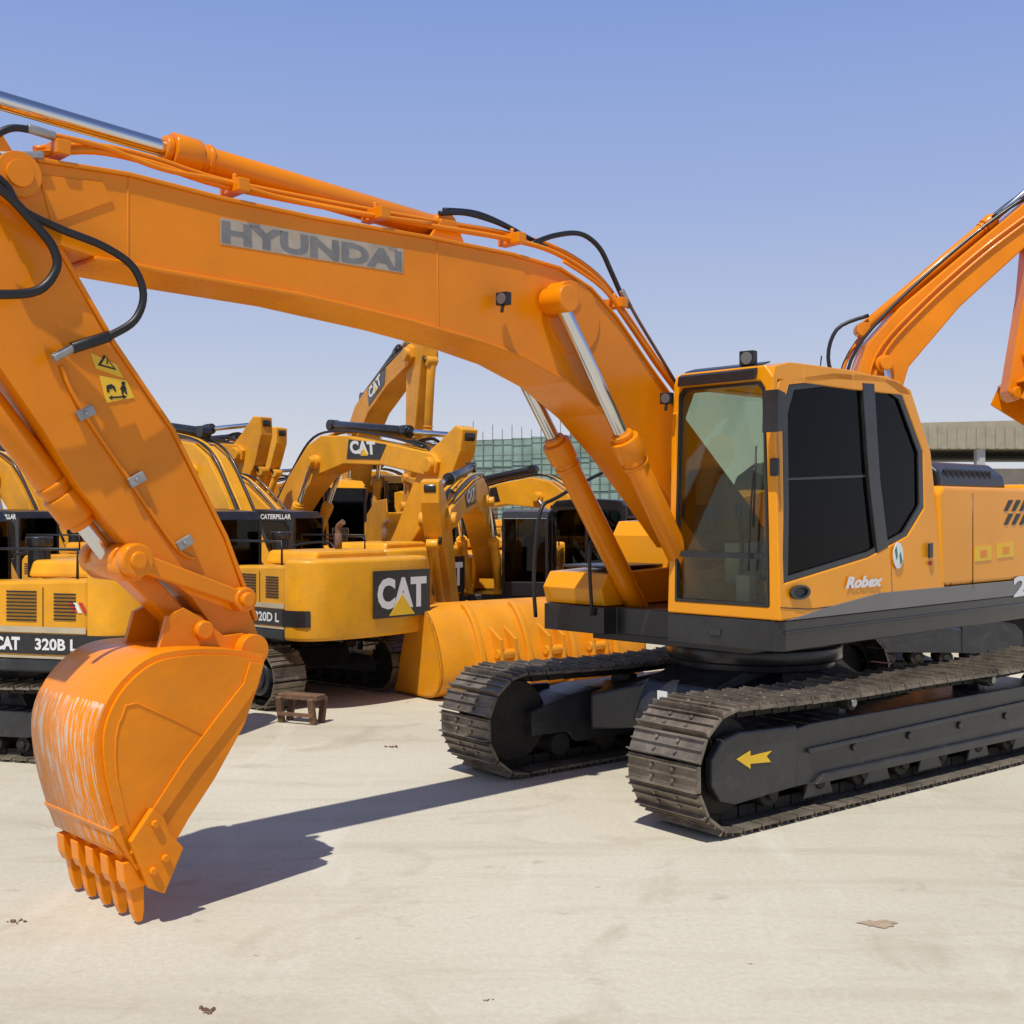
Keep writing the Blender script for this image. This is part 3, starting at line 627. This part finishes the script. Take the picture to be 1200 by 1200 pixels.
    mb=MB(); c=rot2((.5,.45),b_,ft); e2_=rot2((1.2,1.03*kk),b_,ft); mb.tube([(.4,y0+.15,2.0),(.2,y0+.15,2.45),(c[0],y0+.15,c[1]+.12),(e2_[0],y0+.15,e2_[1])],.03,RUBBER); mb.obj('hydraulic_hose',r)
    if kind!='cat':
        for zz in(.0,.09):
            mb=MB(); L2=[rot2((x,z-zz),b_,ft) for x,z in((1.6,.92),(2.4,1.16),(3.3,.98),(4.4,.6),(5.3,.2))]; mb.tube([(p[0],y0-.265,p[1]) for p in L2],.022,col); mb.obj('hydraulic_pipe',r)
        mb=MB(); L2=[rot2(q,b_,ft) for q in((1.7,1.1),(2.0,1.65),(2.5,1.8),(2.9,1.5))]; mb.tube([(p[0],y0-.1,p[1]) for p in L2],.028,RUBBER); mb.obj('hydraulic_hose',r)
    mb=MB(); mb.tube([(1.35,-1.28,1.2),(1.35,-1.28,2.0),(1.0,-1.28,2.3),(-.2,-1.28,2.4),(-.3,-1.28,2.0)],.02,RUBBER,sm=3); mb.obj('handrail',r)
    mb=MB(); mb.tube([(-.5,1.2,2.1),(-.5,1.2,2.5),(-2.0,1.2,2.5),(-2.0,1.2,2.15)],.018,RUBBER,sm=0); mb.obj('handrail',r)
    if kind=='cat':
        mb=MB(); x=-2.9
        mb.prism([(-1.0,1.33),(.2,1.33),(.2,2.05),(-1.0,2.05)],x,x-.012,BLACKP,'x'); g=mb.obj('badge',r)
        lettering('CAT',(x-.014,.12,1.46),(0,-1.04,0),(0,0,.48),g,WHITE,.05)
        mb=MB(); mb.prism([(-.66,1.36),(-.12,1.36),(-.39,1.68)],x-.016,x-.02,YDEC,'x'); mb.obj('badge_triangle',g)
        bd_=[rot2(p,b_,ft) for p in((3.35,.78),(4.35,.48),(4.6,.68),(3.5,1.1))]
        for ya_,yb_,sd in((y0+.242,y0+.25,1),(y0-.25,y0-.242,-1)):
            mb=MB(); mb.prism(bd_,ya_,yb_,BLACKP); g=mb.obj('badge',r)
            e=rot2((.85,-.27),b_); u2=rot2((.03,.24),b_)
            if sd==1: o_=rot2((4.4,.54),b_,ft); lettering('CAT',(o_[0],y0+.256,o_[1]),(-e[0]*.9,0,-e[1]*.9),(u2[0],0,u2[1]),g,WHITE,.05)
            else: o_=rot2((3.5,.83),b_,ft); lettering('CAT',(o_[0],y0-.256,o_[1]),(e[0]*.9,0,e[1]*.9),(u2[0],0,u2[1]),g,WHITE,.05)
            o_=rot2((3.93,.70),b_,ft); w1=rot2((.22,-.06),b_); h1=rot2((.02,.14),b_); mb=MB()
            mb.prism([(o_[0]-w1[0]/2,o_[1]-w1[1]/2-.03),(o_[0]+w1[0]/2,o_[1]+w1[1]/2-.03),(o_[0]+h1[0],o_[1]+h1[1]-.03)],y0+sd*.258,y0+sd*.262,YDEC); mb.obj('badge_triangle',g)
        if model:
            mb=MB(); mb.box((-1.35,1.308,1.38),(1.68,.01,.24),BLACKP); mb.box((-1.35,1.308,1.55),(1.68,.008,.07),BEIGE); mb.box((-1.35,1.308,1.225),(1.68,.008,.03),BEIGE)
            mb.prism([(-2.2,1.345),(-2.5,1.305),(-2.62,1.24),(-2.66,1.2),(-2.62,1.26),(-2.5,1.325),(-2.2,1.352)],1.26,1.5,BLACKP,'z')
            g=mb.obj('stripe_panel',r)
            lettering(model,(-1.5,1.318,1.31),(-.58,0,0),(0,0,.14),g,WHITE,.03)
            lettering('CAT',(-.93,1.318,1.30),(-.36,0,0),(0,0,.16),g,WHITE,.05)
            lettering('CATERPILLAR',(.42,1.33,2.80),(-.76,0,0),(0,0,.10),cb,WHITE,.03)
            if model=='320B L':
                mb=MB()
                for k,m_ in enumerate((RED,WHITE,RED)):
                    x0=-2.02-k*.07; mb.prism([(x0,1.76),(x0-.05,1.76),(x0+.02,1.88),(x0+.07,1.88)],1.304,1.31,m_)
                mb.obj('slash_decal',r)
    return r
S=.68
gen_ex(-4.57,10.75,164,S,38,265,200,YELLOW,'yellow crawler excavator with black and cream side stripes and dark cab','cat',0,'320B L',cabcol=BLACKP)
gen_ex(-2.82,13.6,139,S,26,250,200,YELLOW,'yellow crawler excavator showing black badge on its rounded counterweight','cat',0,'320D L',cabcol=BLACKP)
gen_ex(-6.35,16.8,150,S,26,250,200,YELLOWB,'dusty ochre crawler excavator with black cab in second row','cat',0,'320D L',cabcol=BLACKP)
gen_ex(-2.72,16.8,152,S,13,250,200,YELLOW,'yellow crawler excavator with dark cab carrying white maker lettering','cat',0,'320D L',cabcol=BLACKP)
gen_ex(-4.15,20.8,-49,.86,14,231,150,YELLOW,'yellow crawler excavator with thick badged boom and tucked arm','cat')
gen_ex(-3.35,24.8,-65,.92,37,262,190,YELLOWB,'ochre crawler excavator with steeply raised boom','cat')
gen_ex(-.25,17.8,262,.68,11,238,150,YELLOW,'yellow crawler excavator facing out with arm tucked under low boom','cat',cabcol=BLACKP)
gen_ex(2.0,19.6,150,.74,8,240,160,YELLOW,'yellow crawler excavator with black cab and badged low boom','cat',cabcol=BLACKP)
gen_ex(-7.9,22.0,-35,.80,20,245,150,YELLOWB,'ochre crawler excavator with boom arched high','cat')
gen_ex(-10.6,19.8,-20,.76,12,245,150,YELLOW,'yellow crawler excavator with boom lowered near others','cat')
gen_ex(-8.6,27.5,-40,.85,20,240,150,YELLOW,'yellow crawler excavator in the rear row with arched boom','cat')
gen_ex(-1.2,27.5,200,.78,14,238,160,YELLOWB,'ochre crawler excavator at the back of the yard','cat')
gen_ex(4.55,16.2,0,.93,61,259,335,ORANGE,'orange crawler excavator with raised boom and hanging arm','plain',tcol=TRACKL,BM=BOOM2)
# ============================================================ loader bucket
lb=empty('loader_bucket',(-1.05,12.9,0),math.radians(-52),1,label='wide orange-yellow wheel loader bucket lying on concrete with ribbed back',category='bucket')
prof=smooth([Vector((-.42,.02)),Vector((.05,.02)),Vector((.36,.05)),Vector((.50,.28)),Vector((.40,.66)),Vector((.2,.93)),Vector((-.1,1.0))],5)
LBM=paint('loader_bucket_paint',(.74,.285,.01),.48,0,.14,2,.45,(.40,.25,.09),.2,0,25,.3)
mb=MB(); W=3.0
mb.shell([(p[0],p[1]) for p in prof],.03,0,W,LBM)
mb.prism([(p[0],p[1]) for p in prof],.0,.04,LBM); mb.prism([(p[0],p[1]) for p in prof],W-.04,W,LBM)
lbo=mb.obj('bucket_shell',lb,.008)
for y in(.5,1.15,1.8,2.45):
    mb=MB(); pr=[(p[0],p[1]) for p in prof[8:27]]; mb.shell(pr,-.05,y,y+.07,LBM); mb.obj('rib',lb,.008)
for y in(.72,1.4,2.05):
    mb=MB(); mb.prism([(.44,.35),(.6,.36),(.58,.62),(.36,.75)],y,y+.04,LBM); mb.prism([(.44,.35),(.6,.36),(.58,.62),(.36,.75)],y+.2,y+.24,LBM); mb.cyl((.54,y-.02,.46),(.54,y+.26,.46),.05,LBM); mb.obj('mounting_lug',lb,.006)
mb=MB(); mb.box((-.55,W/2,.02),(.3,W,.035),STEEL); mb.obj('cutting_edge',lb,.005)
# ============================================================ steel trestle
st=empty('trestle_stand',(-2.0,11.35,0),math.radians(-24),1,label='low rusty brown welded stand on the concrete',category='stand')
mb=MB(); mb.box((0,0,.25),(.44,.16,.05),RUST); mb.obj('top_beam',st,.006)
for x in(-.17,.17):
    for y in(-.07,.07):
        mb=MB(); mb.box((x*1.05,y*1.3,.125),(.06,.045,.25),RUST,Matrix.Rotation(-y*3,3,'X')); mb.obj('leg',st,.004)
mb=MB(); mb.box((0,-.10,.09),(.40,.03,.035),RUST); mb.obj('brace',st,.004)
# ============================================================ rubble
for (u,v,r_) in((16,1081,.045),(240,1185,.04),(459,876,.05),(573,1172,.015),(880,1130,.01),(300,1120,.008),(700,1040,.01),(420,1100,.008)):
    Y=2*F/(v-600); X=(u-600)/F*Y; mb=MB(); 
    for k in range(11):
        a=random.uniform(0,6.28); rr=r_*random.uniform(0,1.3); q=Vector((rr*math.cos(a),rr*math.sin(a)*.7,0)); sz=r_*random.uniform(.12,.35)
        mb.cyl(q-Vector((0,0,.004)),q+Vector((random.uniform(-.01,.01),0,sz*.8)),sz,RUST,r2=sz*.4,n=6)
    o=mb.obj('dirt_clod',None,0); o.location=(X,Y,0); o['label']='small dark clump of dry mud on concrete'; o['category']='dirt clod'; o['group']='mud clumps on the concrete'
# ============================================================ ground
me=bpy.data.meshes.new('ground'); me.from_pydata([(-300,-60,0),(300,-60,0),(300,600,0),(-300,600,0)],[],[(0,1,2,3)])
g=bpy.data.objects.new('ground',me); COL.objects.link(g); g['kind']='structure'
m=bpy.data.materials.new('dusty_concrete'); m.use_nodes=True; nt=m.node_tree; b=nt.nodes['Principled BSDF']; b.inputs['Roughness'].default_value=.85
b.inputs['Specular IOR Level'].default_value=.25
tc=nt.nodes.new('ShaderNodeTexCoord')
def noise(sc,det=8,ro=.6,dist=0,mp=None):
    n=nt.nodes.new('ShaderNodeTexNoise'); n.inputs['Scale'].default_value=sc; n.inputs['Detail'].default_value=det; n.inputs['Roughness'].default_value=ro; n.inputs['Distortion'].default_value=dist
    if mp:
        q=nt.nodes.new('ShaderNodeMapping'); q.inputs['Scale'].default_value=mp[0]; q.inputs['Rotation'].default_value=(0,0,mp[1]); nt.links.new(tc.outputs['Object'],q.inputs[0]); nt.links.new(q.outputs[0],n.inputs['Vector'])
    else: nt.links.new(tc.outputs['Object'],n.inputs['Vector'])
    return n.outputs['Fac']
def ramp(src,stops):
    r=nt.nodes.new('ShaderNodeValToRGB'); e=r.color_ramp.elements
    e[0].position,e[0].color=stops[0][0],stops[0][1]+(1,); e[1].position,e[1].color=stops[-1][0],stops[-1][1]+(1,)
    for p,c in stops[1:-1]: q=e.new(p); q.color=c+(1,)
    nt.links.new(src,r.inputs['Fac']); return r.outputs['Color']
def mixc(f,a,bb,mode='MIX'):
    x=nt.nodes.new('ShaderNodeMixRGB'); x.blend_type=mode
    if isinstance(f,float): x.inputs[0].default_value=f
    else: nt.links.new(f,x.inputs[0])
    for s_,i_ in((a,1),(bb,2)):
        if isinstance(s_,tuple): x.inputs[i_].default_value=s_+(1,)
        else: nt.links.new(s_,x.inputs[i_])
    return x.outputs[0]
base=ramp(noise(.22,5,.5,.5),[(.3,(.50,.455,.345)),(.5,(.565,.52,.41)),(.7,(.62,.58,.47))])
fine=ramp(noise(30,6,.7),[(.3,(.89,.89,.89)),(.7,(1.06,1.06,1.06))])
c1=mixc(1.0,base,fine,'MULTIPLY')
stk=ramp(noise(1.2,7,.6,.4,((.35,2.2,1),.6)),[(.50,(0,0,0)),(.68,(.5,.5,.5))])
c1=mixc(stk,c1,(.43,.375,.275))
stk2=ramp(noise(.8,8,.65,.5,((2.0,.4,1),.3)),[(.55,(0,0,0)),(.72,(.5,.5,.5))])
c1=mixc(stk2,c1,(.68,.65,.56))
st1=ramp(noise(.9,6,.6,1.4),[(.56,(0,0,0)),(.70,(.6,.6,.6))])
c2=mixc(st1,c1,(.39,.33,.235))
st2=ramp(noise(2.3,8,.6,.6),[(.64,(0,0,0)),(.74,(.6,.6,.6))])
c3=mixc(st2,c2,(.30,.245,.17))
spk=ramp(noise(55,3,.6),[(.68,(0,0,0)),(.76,(.6,.6,.6))])
c3=mixc(spk,c3,(.25,.20,.14))
nt.links.new(c3,b.inputs['Base Color'])
bp=nt.nodes.new('ShaderNodeBump'); bp.inputs['Strength'].default_value=.45; bp.inputs['Distance'].default_value=.014
nt.links.new(noise(14,10,.7),bp.inputs['Height']); nt.links.new(bp.outputs['Normal'],b.inputs['Normal'])
me.materials.append(m)
def stain(u,v,rx,ry,col):
    Y=2*F/(v-600); X=(u-600)/F*Y; pts=[]
    for k in range(60):
        a=2*math.pi*k/60; rr=1+.18*math.sin(3*a+u)+.12*math.sin(7*a)+.08*math.sin(13*a+1)+random.uniform(-.05,.05); pts.append((rx*rr*math.cos(a),ry*rr*math.sin(a),.004))
    me=bpy.data.meshes.new('ground_stain'); me.from_pydata(pts,[],[list(range(60))]); me.materials.append(col)
    o=bpy.data.objects.new('ground_stain',me); o.location=(X,Y,0); COL.objects.link(o); o['kind']='structure'
STN=paint('oil_stain',(.38,.28,.185),.9,0,.12,14,.9,(.52,.46,.36))
stain(1030,1083,.085,.05,STN)
# ============================================================ background buildings
NET=paint('green_net',(.23,.33,.28),.9,0,.25,.9)
CONC=paint('grey_concrete_wall',(.40,.40,.41),.9,0,.1)
ob=empty('building',(0,62,0),0,1,label='unfinished building wrapped in green scaffold netting',category='building')
mb=MB(); mb.box((1.5,4,2.6),(13,8,5.0),CONC); mb.obj('wall',ob)
mb=MB()
for i in range(13):
    x0=-5+i*1.0
    hgt=5.5+ .07*i
    for k in range(4):
        mb.box((x0+.5,-.25+random.uniform(-.05,.05),hgt*(k+.5)/4),(.985,.03,hgt/4-.04),NET)
mb.obj('scaffold_net',ob)
mb=MB()
for i in range(27):
    mb.cyl((-5+i*.5,-.4,0),(-5+i*.5,-.4,5.5+.035*i+random.uniform(.2,1.0)),.022,POLE,n=6)
for k in range(8): mb.cyl((-5,-.42,.1+.78*k),(8,-.42,.1+.85*k),.02,POLE,n=6)
mb.obj('scaffold',ob)
ROOFM=paint('shed_roof',(.33,.29,.21),.8,0,.1); WALLM=paint('shed_wall',(.36,.31,.24),.85,0,.1)
sh_=empty('warehouse',(24,44,0),0,1,label='long low beige industrial shed with corrugated roof',category='warehouse')
mb=MB(); mb.prism([(-11,0),(-11,3.6),(14,3.6),(14,0)],0,10,WALLM); mb.obj('wall',sh_)
mb=MB(); mb.prism([(-11.5,4.3),(-11.5,5.0),(-9,5.25),(15,5.8),(15,4.3)],-.6,11,ROOFM)
for i in range(76): mb.box((-11.3+i*.35,-.64,4.7),(.08,.05,.75),ROOFM)
mb.obj('roof',sh_)
for i in range(7):
    mb=MB(); mb.box((-10.5+i*3.6,-.3,2.15),(.3,.3,4.3),CONC); mb.obj('column',sh_)
for X,Y,W_,H_ in((-24.5,120,4,4.6),(-34,115,9,5.0),(-46,130,10,7),(14,140,20,5)):
    b2=empty('building',(X,Y,0),0,1,label='distant pale low-rise building in haze',category='building',group='distant low buildings')
    mb=MB(); mb.box((0,0,H_/2),(W_,4,H_),CONC); mb.box((0,0,H_+.1),(W_+.4,4.4,.2),CONC); mb.obj('wall',b2)
    mb=MB()
    for i in range(int(W_/1.5)):
        for k in range(int(H_/2)): mb.box((-W_/2+.9+i*1.5,-2.01,1.3+k*2),(.8,.03,1),GLASSB)
    mb.obj('window',b2)
# ============================================================ light / world / camera
w=bpy.data.worlds.new('World'); scene.world=w; w.use_nodes=True; nt=w.node_tree
sk=nt.nodes.new('ShaderNodeTexSky'); sk.sky_type='NISHITA'; sk.sun_disc=False; sk.sun_elevation=math.radians(62); sk.sun_rotation=math.radians(203)
sk.air_density=1.0; sk.dust_density=1.0; sk.ozone_density=2.0
tc=nt.nodes.new('ShaderNodeTexCoord'); sx=nt.nodes.new('ShaderNodeSeparateXYZ'); nt.links.new(tc.outputs['Generated'],sx.inputs[0])
rp=nt.nodes.new('ShaderNodeValToRGB'); e=rp.color_ramp.elements
e[0].position=0; e[0].color=(.72,.73,.77,1); e[1].position=1; e[1].color=(.10,.15,.34,1)
for p,c in((.06,(.64,.67,.76)),(.14,(.50,.57,.76)),(.25,(.36,.46,.75)),(.40,(.235,.355,.72)),(.6,(.14,.22,.46))): q=e.new(p); q.color=c+(1,)
nt.links.new(sx.outputs[2],rp.inputs[0])
ml=nt.nodes.new('ShaderNodeVectorMath'); ml.operation='SCALE'; ml.inputs[3].default_value=10.0; nt.links.new(rp.outputs[0],ml.inputs[0])
mx=nt.nodes.new('ShaderNodeMixRGB'); mx.inputs[0].default_value=.88; nt.links.new(sk.outputs[0],mx.inputs[1]); nt.links.new(ml.outputs[0],mx.inputs[2])
nt.links.new(mx.outputs[0],nt.nodes['Background'].inputs[0]); nt.nodes['Background'].inputs[1].default_value=.1
L=bpy.data.lights.new('sun','SUN'); L.energy=4.1; L.angle=math.radians(.5); L.color=(1,.96,.87)
lo=bpy.data.objects.new('sun',L); COL.objects.link(lo); lo.rotation_euler=Vector((.2,.47,-1)).to_track_quat('-Z','Y').to_euler(); lo.location=(-5,-10,20)
cam=bpy.data.cameras.new('camera'); cam.lens=42; cam.sensor_width=36; cam.clip_end=2000; cam.clip_start=.05
co=bpy.data.objects.new('camera',cam); COL.objects.link(co); co.location=(0,0,CAMH); co.rotation_euler=(math.radians(90),0,0); scene.camera=co
